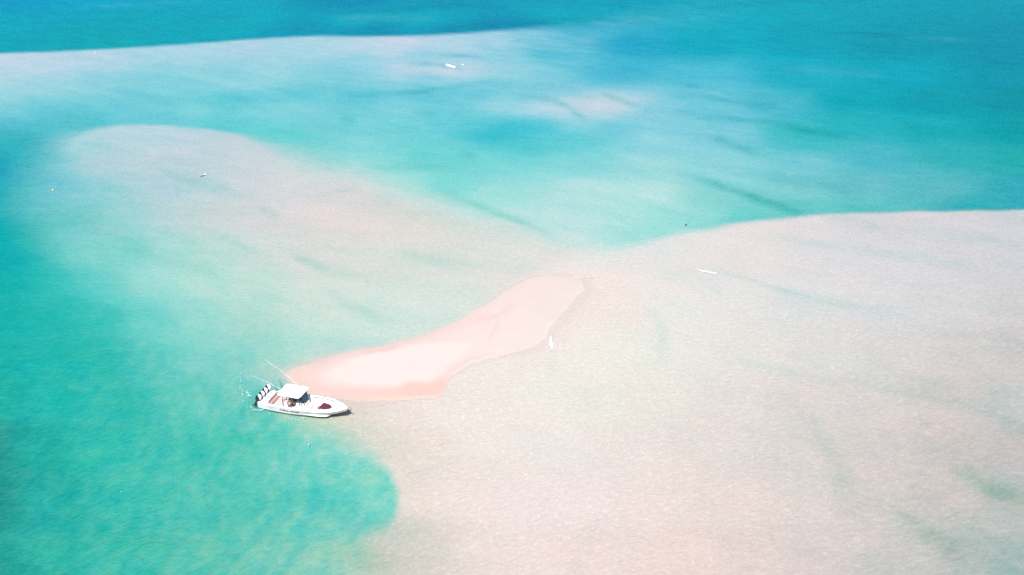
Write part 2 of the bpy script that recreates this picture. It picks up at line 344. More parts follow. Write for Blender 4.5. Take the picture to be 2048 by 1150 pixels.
SAND_SUB = lin([252, 241, 236]) / WHITE          # submerged sand, clean and pale
wet = np.clip(mb, 0, 1)
seen = col * (1 - wet[..., None]) + bar * wet[..., None]
GL = np.clip((PY + 280.5) / 900.0, 0.05, 1)
sky_part = (0.0032 / GL ** 1.3)[..., None] * np.array([1.0, 1.25, 1.6])   # what the water mirrors of the sky
body = np.clip(seen - sky_part, 0.0003, 1)
own = np.clip(wet / 0.4, 0, 1)[..., None]           # shore sand keeps its own tone, wet or dry
own = own * own * (3 - 2 * own)
SAND = SAND_SUB * (1 - own) + (seen / WHITE) * np.where(wet < 0.5, 0.935 + 0.055 * np.exp(-((wet - 0.36) / 0.14) ** 2), 0.868)[..., None] * own
od2 = -np.log(np.clip(body / WHITE / SAND, 1e-5, 1.0))   # optical depth, down and up
for _ in range(3):
    od_r = np.maximum(od2[..., :1], 0)
    mm = np.minimum(od_r * 0.19 + np.minimum(od_r * 0.8, 0.08), 0.55)
    od2 = -np.log(np.clip(body / WHITE / SAND / ((1 - mm) ** 2 + mm) / (1.005 + 0.13 * np.exp(-1.2 * od2[..., :1])), 1e-5, 1.0))
DEPTH = np.clip(od2[..., 0] * 0.26, 0.02, 1.5) * np.clip((PY - 280) / 420, 0.15, 1) + 0.07
for _ in range(14):
    DEPTH[1:-1, 1:-1] = (DEPTH[1:-1, 1:-1] * 2 + DEPTH[:-2, 1:-1] + DEPTH[2:, 1:-1] + DEPTH[1:-1, :-2] + DEPTH[1:-1, 2:]) / 6
above = np.clip((wet - 0.5) * 2, 0, 1)
SEAZ = -DEPTH * np.clip(1 - wet * 2, 0, 1) + 0.14 * above + 0.16 * mc - 0.012 * (wet < 0.5)

# wave direction field: straight swell, bending round the tip of the bar
tx, ty = ground(600, 745)
r = np.hypot(WX - tx, WY - ty)
SX = 60 * np.tanh(WX / 60)
plane_u = -0.46 * WX + 0.0034 * SX * SX + 0.89 * WY
WAVE_U = plane_u - 9.0 * np.exp(-(r / 20.0) ** 2) + 0.9 * fbm(WX / 16, WY / 16, 2)
WAVE_V = 0.89 * WX + 0.46 * WY + 0.9 * fbm(WX / 16 + 9, WY / 16, 2)

# ------------------------------------------------------------------ helpers


def tag(o, label=None, cat=None, group=None, kind=None):
    if label:
        o['label'] = label
    if cat:
        o['category'] = cat
    if group:
        o['group'] = group
    if kind:
        o['kind'] = kind
    return o


def grid_mesh(name, Z, attrs, keep=None):
    ny, nx = PX.shape
    X, Y = ground(PX, PY)
    me = bpy.data.meshes.new(name)
    idx = np.arange(ny * nx).reshape(ny, nx)
    q = np.stack([idx[:-1, :-1], idx[1:, :-1], idx[1:, 1:], idx[:-1, 1:]], -1).reshape(-1, 4)
    if keep is not None:
        k = keep[:-1, :-1].reshape(-1)
        q = q[k]
    used = np.unique(q)
    remap = np.full(ny * nx, -1)
    remap[used] = np.arange(len(used))
    q = remap[q]
    co = np.stack([X, Y, Z], -1).reshape(-1, 3)[used]
    me.vertices.add(len(co))
    me.vertices.foreach_set('co', co.ravel())
    me.loops.add(q.size)
    me.loops.foreach_set('vertex_index', q.ravel().astype(np.int32))
    me.polygons.add(len(q))
    me.polygons.foreach_set('loop_start', (np.arange(len(q)) * 4).astype(np.int32))
    me.polygons.foreach_set('loop_total', np.full(len(q), 4, np.int32))
    me.polygons.foreach_set('use_smooth', np.ones(len(q), bool))
    for nm, A in attrs.items():
        at = me.attributes.new(nm, 'FLOAT_VECTOR', 'POINT')
        at.data.foreach_set('vector', A.reshape(-1, 3)[used].astype(np.float32).ravel())
    me.update()
    me.validate()
    o = bpy.data.objects.new(name, me)
    COL.objects.link(o)
    return o


class NT:
    def __init__(s, name):
        s.m = bpy.data.materials.new(name)
        s.m.use_nodes = True
        s.t = s.m.node_tree
        s.t.nodes.clear()

    def n(s, typ, ins=None, **kw):
        nd = s.t.nodes.new(typ)
        for k, v in kw.items():
            setattr(nd, k, v)
        for k, v in (ins or {}).items():
            if isinstance(v, bpy.types.NodeSocket):
                s.t.links.new(v, nd.inputs[k])
            else:
                nd.inputs[k].default_value = v
        return nd

    def math(s, op, a, b=0.0, c=0.0, clamp=False):
        nd = s.n('ShaderNodeMath', {0: a, 1: b, 2: c}, operation=op)
        nd.use_clamp = clamp
        return nd.outputs[0]

    def out(s, sh):
        s.n('ShaderNodeOutputMaterial', {0: sh})
        return s.m


def material(name, rgb, rough=0.5, metal=0.0, var=0.04, scale=6.0, bump=0.0, spec=0.5, coat=0.0):
    t = NT(name)
    tc = t.n('ShaderNodeTexCoord')
    nz = t.n('ShaderNodeTexNoise', {'Vector': tc.outputs['Object'], 'Scale': scale, 'Detail': 4.0})
    f = t.math('MULTIPLY_ADD', nz.outputs[0], var * 2, 1 - var)
    mx = t.n('ShaderNodeVectorMath', {0: (rgb[0], rgb[1], rgb[2])}, operation='SCALE')
    t.t.links.new(f, mx.inputs['Scale'])
    b = t.n('ShaderNodeBsdfPrincipled', {'Base Color': mx.outputs[0], 'Roughness': rough, 'Metallic': metal, 'Specular IOR Level': spec, 'Coat Weight': coat})
    if bump:
        bm_ = t.n('ShaderNodeBump', {'Height': nz.outputs[0], 'Strength': bump, 'Distance': 0.02})
        t.t.links.new(bm_.outputs[0], b.inputs['Normal'])
    return t.out(b.outputs[0])


# ------------------------------------------------------------------ seabed, sandbar, water
def sand_material(name, rip, CAUSTIC=0.20, base=0.90):
    # ripples and painted caustic specks fade out where the sand lies dry
    t = NT(name)
    at = t.n('ShaderNodeAttribute', attribute_name='sand')
    wv = t.n('ShaderNodeAttribute', attribute_name='wave')
    geo = t.n('ShaderNodeNewGeometry')
    n1 = t.n('ShaderNodeTexNoise', {'Vector': geo.outputs['Position'], 'Scale': 1.5, 'Detail': 4.0, 'Roughness': 0.62, 'Distortion': 0.25})
    wuv = t.n('ShaderNodeVectorMath', {0: wv.outputs['Vector'], 1: (1, 1, 0)}, operation='MULTIPLY').outputs[0]
    mp = t.n('ShaderNodeMapping', {'Vector': wuv, 'Scale': (1.9, 1.5, 1)})
    n2 = t.n('ShaderNodeTexNoise', {'Vector': mp.outputs[0], 'Scale': 1.0, 'Detail': 4.0, 'Roughness': 0.6, 'Distortion': 0.3})
    # bright caustic specks, light painted into the sand colour
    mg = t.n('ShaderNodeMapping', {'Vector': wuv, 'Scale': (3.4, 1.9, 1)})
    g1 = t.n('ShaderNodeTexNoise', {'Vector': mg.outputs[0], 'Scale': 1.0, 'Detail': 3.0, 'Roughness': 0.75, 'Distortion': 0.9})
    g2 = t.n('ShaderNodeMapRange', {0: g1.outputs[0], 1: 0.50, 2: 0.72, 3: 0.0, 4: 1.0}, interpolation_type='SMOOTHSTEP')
    h = t.math('ADD', n1.outputs[0], n2.outputs[0])
    bp = t.n('ShaderNodeBump', {'Height': h, 'Strength': 1.0, 'Distance': rip})
    v = t.math('MULTIPLY_ADD', n1.outputs[0], 0.10, base)
    v = t.math('MULTIPLY_ADD', g1.outputs[0], CAUSTIC, t.math('MULTIPLY_ADD', g2.outputs[0], CAUSTIC * 0.9, v))
    dry = t.n('ShaderNodeSeparateXYZ', {0: wv.outputs['Vector']}).outputs[2]
    v = t.math('MULTIPLY_ADD', t.math('SUBTRACT', v, 1.105), t.math('MULTIPLY_ADD', dry, -0.8, 1.0), 1.105)
    h = t.math('MULTIPLY', h, t.math('MULTIPLY_ADD', dry, -0.7, 1.0))
    t.t.links.new(h, bp.inputs['Height'])
    sc_ = t.n('ShaderNodeVectorMath', {0: at.outputs['Vector']}, operation='SCALE')
    t.t.links.new(v, sc_.inputs['Scale'])
    b = t.n('ShaderNodeBsdfDiffuse', {'Color': sc_.outputs[0], 'Roughness': 0.3, 'Normal': bp.outputs[0]})
    return t.out(b.outputs[0])


def water_material():
    t = NT('sea_water')
    at = t.n('ShaderNodeAttribute', attribute_name='depth_tint')
    wv = t.n('ShaderNodeAttribute', attribute_name='wave')
    geo = t.n('ShaderNodeNewGeometry')
    pos = geo.outputs['Position']
    wuv = t.n('ShaderNodeVectorMath', {0: wv.outputs['Vector'], 1: (1, 1, 0)}, operation='MULTIPLY').outputs[0]
    mp = t.n('ShaderNodeMapping', {'Vector': wuv, 'Scale': (1.5, 0.75, 1)})
    w1 = t.n('ShaderNodeTexNoise', {'Vector': mp.outputs[0], 'Scale': 1.0, 'Detail': 3.0, 'Roughness': 0.55, 'Distortion': 0.3})
    mp2 = t.n('ShaderNodeMapping', {'Vector': wuv, 'Location': (31, 7, 0), 'Rotation': (0, 0, 0.35), 'Scale': (2.1, 1.0, 1)})
    w2 = t.n('ShaderNodeTexNoise', {'Vector': mp2.outputs[0], 'Scale': 1.0, 'Detail': 4.0, 'Roughness': 0.6, 'Distortion': 0.3})
    mp3 = t.n('ShaderNodeMapping', {'Vector': pos, 'Rotation': (0, 0, 0.15), 'Scale': (0.16, 0.40, 1)})
    w3 = t.n('ShaderNodeTexNoise', {'Vector': mp3.outputs[0], 'Scale': 1.0, 'Detail': 6.0, 'Roughness': 0.72})
    h12 = t.math('ADD', w1.outputs[0], w2.outputs[0])
    h = t.math('MULTIPLY_ADD', w3.outputs[0], 1.2, h12)
    # column of water over the sand: thicker under crests, caustic light in the tint
    th = t.math('MULTIPLY_ADD', t.math('SUBTRACT', h, 1.6), 0.60, 1.0)
    sep = t.n('ShaderNodeSeparateXYZ', {0: at.outputs['Vector']})
    one, two = [], []
    for i in range(3):
        od = t.math('MULTIPLY', sep.outputs[i], th)
        one.append(t.math('EXPONENT', t.math('MULTIPLY', od, -0.5)))
        two.append(t.math('EXPONENT', t.math('MULTIPLY', od, -1.0)))
    c1 = t.n('ShaderNodeCombineXYZ', {0: one[0], 1: one[1], 2: one[2]})
    c2 = t.n('ShaderNodeCombineXYZ', {0: two[0], 1: two[1], 2: two[2]})
    mul = t.n('ShaderNodeVectorMath', {0: c2.outputs[0], 1: tuple(SAND_SUB)}, operation='MULTIPLY')
    bp = t.n('ShaderNodeBump', {'Height': h, 'Strength': 1.0, 'Distance': 0.20})
    tr = t.n('ShaderNodeBsdfTransparent', {'Color': c1.outputs[0]})
    df = t.n('ShaderNodeBsdfDiffuse', {'Color': mul.outputs[0], 'Normal': bp.outputs[0]})
    # suspended sand: more of the light comes back from the water itself where it is deep
    dep = t.math('MULTIPLY_ADD', sep.outputs[0], 0.19, t.math('MINIMUM', t.math('MULTIPLY', sep.outputs[0], 0.8), 0.08), clamp=True)
    dep = t.math('MINIMUM', dep, 0.55)
    mx = t.n('ShaderNodeMixShader', {0: dep, 1: tr.outputs[0], 2: df.outputs[0]})
    gl = t.n('ShaderNodeBsdfGlossy', {'Color': (1, 1, 1, 1), 'Roughness': 0.22, 'Normal': bp.outputs[0]})
    fr = t.n('ShaderNodeFresnel', {'IOR': 1.33, 'Normal': bp.outputs[0]})
    mx2 = t.n('ShaderNodeMixShader', {0: t.math('MULTIPLY', fr.outputs[0], GLOSS), 1: mx.outputs[0], 2: gl.outputs[0]})
    return t.out(mx2.outputs[0])


GLOSS = 0.07
WAVE = np.stack([WAVE_U, WAVE_V, own[..., 0]], -1)
on_bar = wet > 0.5
seabed = grid_mesh('seabed', SEAZ, {'sand': SAND, 'wave': WAVE}, ~on_bar)
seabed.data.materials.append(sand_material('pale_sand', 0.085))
tag(seabed, 'pale sand sea floor lying under the shallow water', kind='structure')
barobj = grid_mesh('sandbar', SEAZ, {'sand': SAND, 'wave': WAVE}, on_bar)
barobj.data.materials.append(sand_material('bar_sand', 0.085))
tag(barobj, 'narrow pinkish white sandbar standing clear of the water', kind='structure')
water = grid_mesh('water', np.zeros_like(SEAZ), {'depth_tint': od2, 'wave': WAVE})
water.data.materials.append(water_material())
tag(water, 'clear turquoise sea water over sand', kind='structure')
#BOAT
# ------------------------------------------------------------------ materials
GEL = material('white_gelcoat', (0.80, 0.785, 0.79), 0.22, var=0.02, scale=1.5, coat=0.3)
GELW = material('white_deck', (0.82, 0.81, 0.80), 0.45, var=0.025, scale=3)
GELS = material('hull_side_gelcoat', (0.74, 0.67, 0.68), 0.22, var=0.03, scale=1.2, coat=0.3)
BLACK = material('black_paint', (0.02, 0.022, 0.03), 0.4, var=0.2)
DARKP = material('dark_powder_coat', (0.035, 0.03, 0.05), 0.35, var=0.1)
SOLE = material('pinkish_sole', (0.58, 0.45, 0.40), 0.6, var=0.06, scale=9)
PINK = material('mauve_vinyl', (0.44, 0.27, 0.28), 0.5, var=0.06, scale=5, bump=0.2)
CREAM = material('cream_vinyl', (0.74, 0.68, 0.68), 0.5, var=0.04, scale=4)
MAROON = material('maroon_fabric', (0.095, 0.016, 0.032), 0.8, var=0.15, scale=8, bump=0.5)
METAL = material('steel', (0.5, 0.5, 0.52), 0.3, metal=0.9)
GREYM = material('grey_marking', (0.30, 0.28, 0.38), 0.5)
BROWN = material('brown_bolster', (0.16, 0.09, 0.08), 0.6)
WHITEP = material('white_paint', (0.8, 0.8, 0.8), 0.35)
SKIN = material('skin', (0.36, 0.20, 0.14), 0.55, var=0.06)
SHIRTP = material('pink_cotton', (0.62, 0.34, 0.36), 0.85, var=0.08, scale=10)
DARKC = material('dark_maroon_cotton', (0.07, 0.02, 0.045), 0.85, var=0.15, scale=10)
SHORTS = material('pale_cotton', (0.6, 0.56, 0.52), 0.85)
HAIR = material('dark_hair', (0.025, 0.015, 0.015), 0.6)
YELLOW = material('yellow_plastic', (0.75, 0.55, 0.06), 0.4)
ROPE = material('dark_wet_rope', (0.03, 0.04, 0.04), 0.8)
FOAM = material('sea_foam', (0.40, 0.42, 0.45), 0.9, var=0.1, scale=8, bump=0.5)


def glass_material():
    t = NT('tinted_glass')
    tr = t.n('ShaderNodeBsdfTransparent', {'Color': (0.10, 0.22, 0.30, 1)})
    gl = t.n('ShaderNodeBsdfPrincipled', {'Base Color': (0.03, 0.11, 0.16, 1), 'Roughness': 0.08})
    m_ = t.n('ShaderNodeMixShader', {0: 0.55, 1: tr.outputs[0], 2: gl.outputs[0]})
    return t.out(m_.outputs[0])


GLASS = glass_material()


def obj(name, verts, faces, mats, parent=None, smooth=False, mi=None, bevel=0.0, seg=2):
    me = bpy.data.meshes.new(name)
    me.from_pydata([tuple(v) for v in verts], [], faces)
    if not isinstance(mats, (list, tuple)):
        mats = [mats]
    for m_ in mats:
        me.materials.append(m_)
    if mi:
        me.polygons.foreach_set('material_index', mi)
    bm = bmesh.new()
    bm.from_mesh(me)
    bmesh.ops.recalc_face_normals(bm, faces=bm.faces)
    if bevel:
        bmesh.ops.bevel(bm, geom=list(bm.edges), offset=bevel, segments=seg, profile=0.6, affect='EDGES', clamp_overlap=True)
    bm.to_mesh(me)
    bm.free()
    me.polygons.foreach_set('use_smooth', [smooth] * len(me.polygons))
    me.update()
    o = bpy.data.objects.new(name, me)
    COL.objects.link(o)
    if parent is not None:
        o.parent = parent
    return o


def box(name, x0, x1, y0, y1, z0, z1, mat, parent, bevel=0.03, taper=0.0, rot=None, at=None):
    v = []
    for z, k in ((z0, 0), (z1, taper)):
        v += [(x0 + k, y0 + k, z), (x1 - k, y0 + k, z), (x1 - k, y1 - k, z), (x0 + k, y1 - k, z)]
    f = [(0, 3, 2, 1), (4, 5, 6, 7), (0, 1, 5, 4), (1, 2, 6, 5), (2, 3, 7, 6), (3, 0, 4, 7)]
    if rot is not None:
        M_ = Matrix.Translation(at) @ rot
        v = [M_ @ Vector(p) for p in v]
    return obj(name, v, f, mat, parent, bevel=bevel)


def prism(name, poly, z0, z1, mat, parent, bevel=0.02, top=None):
    n = len(poly)
    top = top or poly
    v = [(x, y, z0) for x, y in poly] + [(x, y, z1) for x, y in top]
    f = [tuple(range(n))[::-1], tuple(range(n, 2 * n))] + [(i, (i + 1) % n, n + (i + 1) % n, n + i) for i in range(n)]
    return obj(name, v, f, mat, parent, bevel=bevel)


def tube(name, pts, rad, mat, parent=None, n=8):
    pts = [Vector(p) for p in pts]
    if not isinstance(rad, (list, tuple)):
        rad = [rad] * len(pts)
    v, f = [], []
    for i, p in enumerate(pts):
        d = (pts[min(i + 1, len(pts) - 1)] - pts[max(i - 1, 0)]).normalized()
        a = d.cross(Vector((0.3, 0.9, 0.2))).normalized()
        b = d.cross(a)
        for k in range(n):
            t = 2 * math.pi * k / n
            v.append(p + (a * math.cos(t) + b * math.sin(t)) * rad[i])
    for i in range(len(pts) - 1):
        for k in range(n):
            f.append((i * n + k, i * n + (k + 1) % n, (i + 1) * n + (k + 1) % n, (i + 1) * n + k))
    f += [tuple(range(n)), tuple(range((len(pts) - 1) * n, len(pts) * n))]
    return obj(name, v, f, mat, parent, smooth=True)


# ------------------------------------------------------------------ the boat
boat = bpy.data.objects.new('motorboat', None)
COL.objects.link(boat)
BOAT_LOC = Vector((-31.2, 83.9, 0))
BOAT_ROT = math.radians(-15.8)
boat.location = BOAT_LOC
boat.rotation_euler = (0, 0, BOAT_ROT)
tag(boat, 'white centre console motorboat with hardtop and four outboards, nosed onto the sandbar', 'boat')
BM = Matrix.Translation(BOAT_LOC) @ Matrix.Rotation(BOAT_ROT, 4, 'Z')

ST = np.array([  # x, half beam at sheer, sheer z, half beam at chine, chine z, keel z
    (-0.55, 1.42, 0.95, 1.36, 0.12, -0.30), (0.0, 1.54, 0.98, 1.44, 0.12, -0.36), (1.0, 1.61, 1.0, 1.49, 0.13, -0.38), (2.0, 1.66, 1.02, 1.52, 0.14, -0.40),
    (4.0, 1.71, 1.06, 1.54, 0.16, -0.40), (6.0, 1.73, 1.12, 1.38, 0.20, -0.36), (7.5, 1.70, 1.19, 1.08, 0.26, -0.26), (8.7, 1.52, 1.27, 0.74, 0.36, -0.12),
    (9.7, 1.20, 1.34, 0.46, 0.53, -0.04), (10.4, 0.84, 1.39, 0.28, 0.74, 0.20), (10.95, 0.44, 1.42, 0.10, 0.88, 0.48), (11.35, 0.05, 1.45, 0.03, 1.30, 1.20)])


def stn(x):
    return [float(np.interp(x, ST[:, 0], ST[:, k])) for k in range(1, 6)]


def catmull_stations(n):
    xs = np.linspace(-0.55, 11.35, n)
    out = []
    for x in xs:
        # smooth the station table a little
        acc = np.zeros(5)
        for dx, w_ in ((-0.35, 1), (0, 2), (0.35, 1)):
            acc += np.array(stn(min(max(x + dx * min(1, (11.35 - x) / 0.8), -0.55), 11.35))) * w_
        out.append((x, *(acc / 4)))
    return out


STS = catmull_stations(40)


def hull_side(x, t, sgn=-1, off=0.0):
    """point on the topsides: t 0 at the sheer, 1 at the chine"""
    bs, zs, bc, zc, zk = [float(np.interp(x, [s_[0] for s_ in STS], [s_[k] for s_ in STS])) for k in range(1, 6)]
    fl = 0.045 * math.sin(math.pi * t) * min(1, max(0, (x - 4) / 5)) * (bs - bc) * 2
    y = bs + (bc - bs) * t - fl
    return Vector((x, sgn * (y + off), zs + (zc - zs) * t))


prof = [0.0, 0.07, 0.08, 0.3, 0.55, 0.78, 1.0]
v, f, mi = [], [], []
for (x, bs, zs, bc, zc, zk) in STS:
    row = [hull_side(x, t, -1, 0.02 if t in (0.0, 0.07) else 0.0) for t in prof] + [Vector((x, -bc * .5, (zc + zk) / 2 - .01)), Vector((x, 0, zk))]
    row += [Vector((p.x, -p.y, p.z)) for p in row[:-1][::-1]]
    v += row
W_ = len(row)
for i in range(len(STS) - 1):
    for k in range(W_ - 1):
        f.append((i * W_ + k, i * W_ + k + 1, (i + 1) * W_ + k + 1, (i + 1) * W_ + k))
        mi.append(1 if 6 <= k <= W_ - 8 else 0)
f.append(tuple(range(W_)))
mi.append(0)
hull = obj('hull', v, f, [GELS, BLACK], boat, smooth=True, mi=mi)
try:
    hull.data.set_sharp_from_angle(angle=math.radians(28))
except Exception:
    pass

# gunwale and foredeck: one cambered moulding with the cockpit opening left out
def inner(x):
    bs, zs = stn(x)[:2]
    if x > 9.35:
        return 0.0
    w = 0.30 if x < 7 else 0.30 + 0.10 * (x - 7) / 2.3
    b = bs - w
    if x > 8.6:
        b *= math.sqrt(max(0, 1 - ((x - 8.6) / 0.75) ** 2))
    return max(b, 0)


xs = list(np.linspace(-0.5, 11.3, 60))
for sgn in (-1, 1):
    v, f = [], []
    for x in xs:
        bs, zs = [float(np.interp(x, [s_[0] for s_ in STS], [s_[k] for s_ in STS])) for k in (1, 2)]
        bi = inner(x) if x > 0.75 else 0.0
        for q in (0.0, .3, .7, 1.0):
            y = bs + 0.02 + (bi - bs - 0.02) * q
            cam_ = 0.05 * math.sin(math.pi * min(1, q * .9)) if bi > 0 else 0.10 * (1 - (y / max(bs, .01)) ** 2)
            v.append((x, sgn * y, zs + 0.012 + cam_))
    for i in range(len(xs) - 1):
        for k in range(3):
            f.append((i * 4 + k, i * 4 + k + 1, (i + 1) * 4 + k + 1, (i + 1) * 4 + k))
    o = obj('gunwale', v, f, GEL, boat, smooth=True)
    md = o.modifiers.new('s', 'SOLIDIFY')
    md.thickness = 0.03
    md.offset = -1
# inner liner
v, f = [], []
xs = list(np.linspace(0.75, 9.3, 44))
for x in xs:
    zs = stn(x)[1]
    b = inner(x)
    for y, z in ((-b, zs + .01), (-b + .03 * (b > .1), .42), (b - .03 * (b > .1), .42), (b, zs + .01)):
        v.append((x, y, z))
for i in range(len(xs) - 1):
    for k in (0, 2):
        f.append((i * 4 + k, i * 4 + k + 1, (i + 1) * 4 + k + 1, (i + 1) * 4 + k))
f += [(0, 1, 2, 3)]
obj('cockpit_liner', v, f, GELW, boat)
pl = [(x, -inner(x)) for x in xs] + [(x, inner(x)) for x in xs[::-1]]
aft = [p for p in pl if p[0] < 2.75]
fwd = [p for p in pl if p[0] >= 2.75]
prism('cockpit_floor', aft, .36, .425, SOLE, boat, bevel=0)
prism('cockpit_floor', fwd, .36, .42, GELW, boat, bevel=0)
# bolster strips
for sgn in (-1, 1):
    pts = [(x, sgn * (inner(x) - 0.03), stn(x)[1] - 0.05) for x in np.linspace(5.8, 9.1, 16)]
    tube('coaming_bolster', pts, 0.035, BROWN, boat, 6)
# bow seats round the well
for sgn in (-1, 1):
    a_ = [(x, sgn * (inner(x) - 0.02)) for x in np.linspace(6.7, 9.15, 12)]
    b_ = [(9.1, 0.0 if sgn > 0 else -0.0), (8.5, sgn * .10), (7.9, sgn * .45), (6.7, sgn * .85)]
    prism('bow_seat', a_ + b_, .43, .86, CREAM, boat, bevel=0.02)
    for xx in (7.3, 8.1):
        box('cup_holder', xx, xx + .09, sgn * 1.47 - .04, sgn * 1.47 + .04, 1.235, 1.26 + .04 * (xx - 7.3), METAL, boat, 0)
# maroon sun cushion
prism('bow_cushion', [(7.55, -.42), (8.25, -.42), (8.72, -.16), (8.98, .18), (8.62, .52), (7.62, .72), (7.50, .1)], .87, 1.06, MAROON, boat, bevel=.06)
box('cushion_end', 7.15, 7.45, -.45, .05, .80, .98, PINK, boat, .05)
# transom moulding, hatches and bench
box('transom_box', -0.10, .78, -1.18, 1.18, .30, 1.02, GELW, boat, .04)
for y in (-.62, -.05, .55):
    h = box('transom_hatch', .20, .38, y, y + .30, 1.01, 1.04, GREYM, boat, .01)
box('live_well', .18, .55, -1.12, -.78, 1.01, 1.05, CREAM, boat, .02)
box('bench_seat', .80, 1.22, -.95, 1.05, .60, .80, PINK, boat, .05)
box('bench_backrest', .74, .84, -.95, 1.05, .78, 1.12, PINK, boat, .03)
box('bench_base', .80, 1.16, -.9, 1.0, .43, .60, GELW, boat, .01)
# leaning post and helm seats
box('leaning_post', 2.75, 3.40, -.72, .72, .43, 1.15, GELW, boat, .04)
for y in (-.42, .12):
    s_ = box('helm_seat', 3.15, 3.6, y - .2, y + .24, 1.15, 1.27, CREAM, boat, .04)
    box('helm_seat_back', 3.10, 3.2, y - .2, y + .24, 1.25, 1.75, CREAM, boat, .03)
# console
con = prism('console', [(4.35, -.60), (5.45, -.60), (5.75, -.38), (5.75, .38), (5.45, .60), (4.35, .60)], .43, 1.42, GELW, boat, .04,
            top=[(4.45, -.56), (5.35, -.56), (5.60, -.34), (5.60, .34), (5.35, .56), (4.45, .56)])
box('dashboard', 4.25, 4.6, -.5, .5, 1.35, 1.62, DARKP, boat, .03)
for x in (4.90, 5.2):
    box('side_vent', x, x + .09, -.63, -.58, .95, 1.28, DARKP, boat, .005)
box('lounge_seat', 5.74, 6.38, -.52, .52, .43, .86, CREAM, boat, .05)
box('lounge_backrest', 5.66, 5.80, -.50, .50, .84, 1.28, CREAM, boat, .04)
# windscreen
gb = [(4.35, -.64), (5.40, -.60), (5.70, -.34), (5.70, .34), (5.40, .60), (4.35, .64)]
gt = [(4.0, -1.14), (4.95, -1.10), (5.42, -.6), (5.42, .6), (4.95, 1.10), (4.0, 1.14)]
ws = bpy.data.objects.new('windscreen', None)
COL.objects.link(ws)
ws.parent = boat
for i in range(5):
    a_, b_, c_, d_ = Vector((*gb[i], 1.44)), Vector((*gb[i + 1], 1.44)), Vector((*gt[i + 1], 2.53)), Vector((*gt[i], 2.53))
    n_ = (b_ - a_).cross(c_ - a_).normalized() * 0.008
    vv = [p + s2 * n_ for s2 in (-1, 1) for p in (a_, b_, c_, d_)]
    obj('pane', vv, [(0, 1, 2, 3), (4, 5, 6, 7), (0, 1, 5, 4), (1, 2, 6, 5), (2, 3, 7, 6), (3, 0, 4, 7)], GLASS, ws)
    tube('mullion', [b_, c_], 0.028, DARKP, ws, 6)
tube('windscreen_frame', [Vector((x, y, 1.43)) for x, y in gb], 0.035, DARKP, ws, 6)
# hardtop
hp = []
for cx, cy, a0 in ((5.12, 0.93, 0), (2.62, 0.98, 90), (2.62, -.98, 180), (5.06, -.93, 270)):
    rr = 0.37 if cx > 4 else 0.30
    for k in range(5):
        a_ = math.radians(a0 + k * 22.5)
        hp.append((cx + rr * 1.1 * math.cos(a_), cy + rr * math.sin(a_)))
v, f = [], []
n = len(hp)
rings = [(0.90, 2.50), (1.0, 2.53), (1.0, 2.585), (0.95, 2.635), (0.80, 2.665), (0.4, 2.69)]
cx0 = 3.9
for k_, z in rings:
    for x, y in hp:
        v.append((cx0 + (x - cx0) * k_, y * k_, z + 0.02 * (x - cx0) * .5))
for r_ in range(len(rings) - 1):
    for i in range(n):
        f.append((r_ * n + i, r_ * n + (i + 1) % n, (r_ + 1) * n + (i + 1) % n, (r_ + 1) * n + i))
f += [tuple(range(n)), tuple(range((len(rings) - 1) * n, len(rings) * n))]
top_ = obj('hardtop', v, f, GEL, boat, smooth=True)
try:
    top_.data.set_sharp_from_angle(angle=math.radians(40))
except Exception:
    pass
box('hardtop_liner', 2.5, 5.3, -1.05, 1.05, 2.44, 2.515, DARKP, boat, .02)
# fittings on the roof
box('roof_decal', 4.80, 4.98, .05, .62, 2.688, 2.694, GREYM, boat, 0)
box('roof_decal', 4.80, 4.92, -.30, -.16, 2.690, 2.696, GREYM, boat, 0)
box('navigation_light', 5.18, 5.30, .44, .52, 2.66, 2.72, DARKP, boat, .01)
box('spotlight', 5.12, 5.26, -.18, -.02, 2.66, 2.76, METAL, boat, .02)
box('horn', 5.22, 5.34, .12, .2, 2.66, 2.70, GREYM, boat, .01)
tube('grab_rail', [(3.3, -.86, 2.66), (3.34, -.86, 2.72), (4.15, -.86, 2.73), (4.2, -.86, 2.67)], .02, METAL, boat, 6)
tube('grab_rail', [(3.3, .86, 2.66), (3.34, .86, 2.72), (4.15, .86, 2.73), (4.2, .86, 2.67)], .02, METAL, boat, 6)
for sgn in (-1, 1):
    tube('hardtop_post', [(2.95, sgn * 1.10, 2.52), (2.72, sgn * .80, .9), (2.72, sgn * .80, .43)], .045, DARKP, boat, 8)
    tube('hardtop_post', [(5.35, sgn * .68, 2.5), (5.55, sgn * .56, 1.42), (5.62, sgn * .50, 1.0)], .04, DARKP, boat, 8)
    # outrigger: base socket on the roof, long pole laid aft and up
    y0 = sgn * 1.02
    tipl = (-0.95, -1.15, 4.75) if sgn < 0 else (-1.10, 2.25, 4.95)
    base = Vector((4.25, y0, 2.68))
    pts = [base.lerp(Vector(tipl), q) + Vector((0, 0, .22 * math.sin(math.pi * q))) for q in np.linspace(0, 1, 9)]
    og = tube('outrigger', pts, [.017 - .009 * q for q in np.linspace(0, 1, 9)], WHITEP, boat, 6)
    box('outrigger_base', 4.18, 4.34, y0 - .05, y0 + .05, 2.63, 2.72, DARKP, boat, .01)
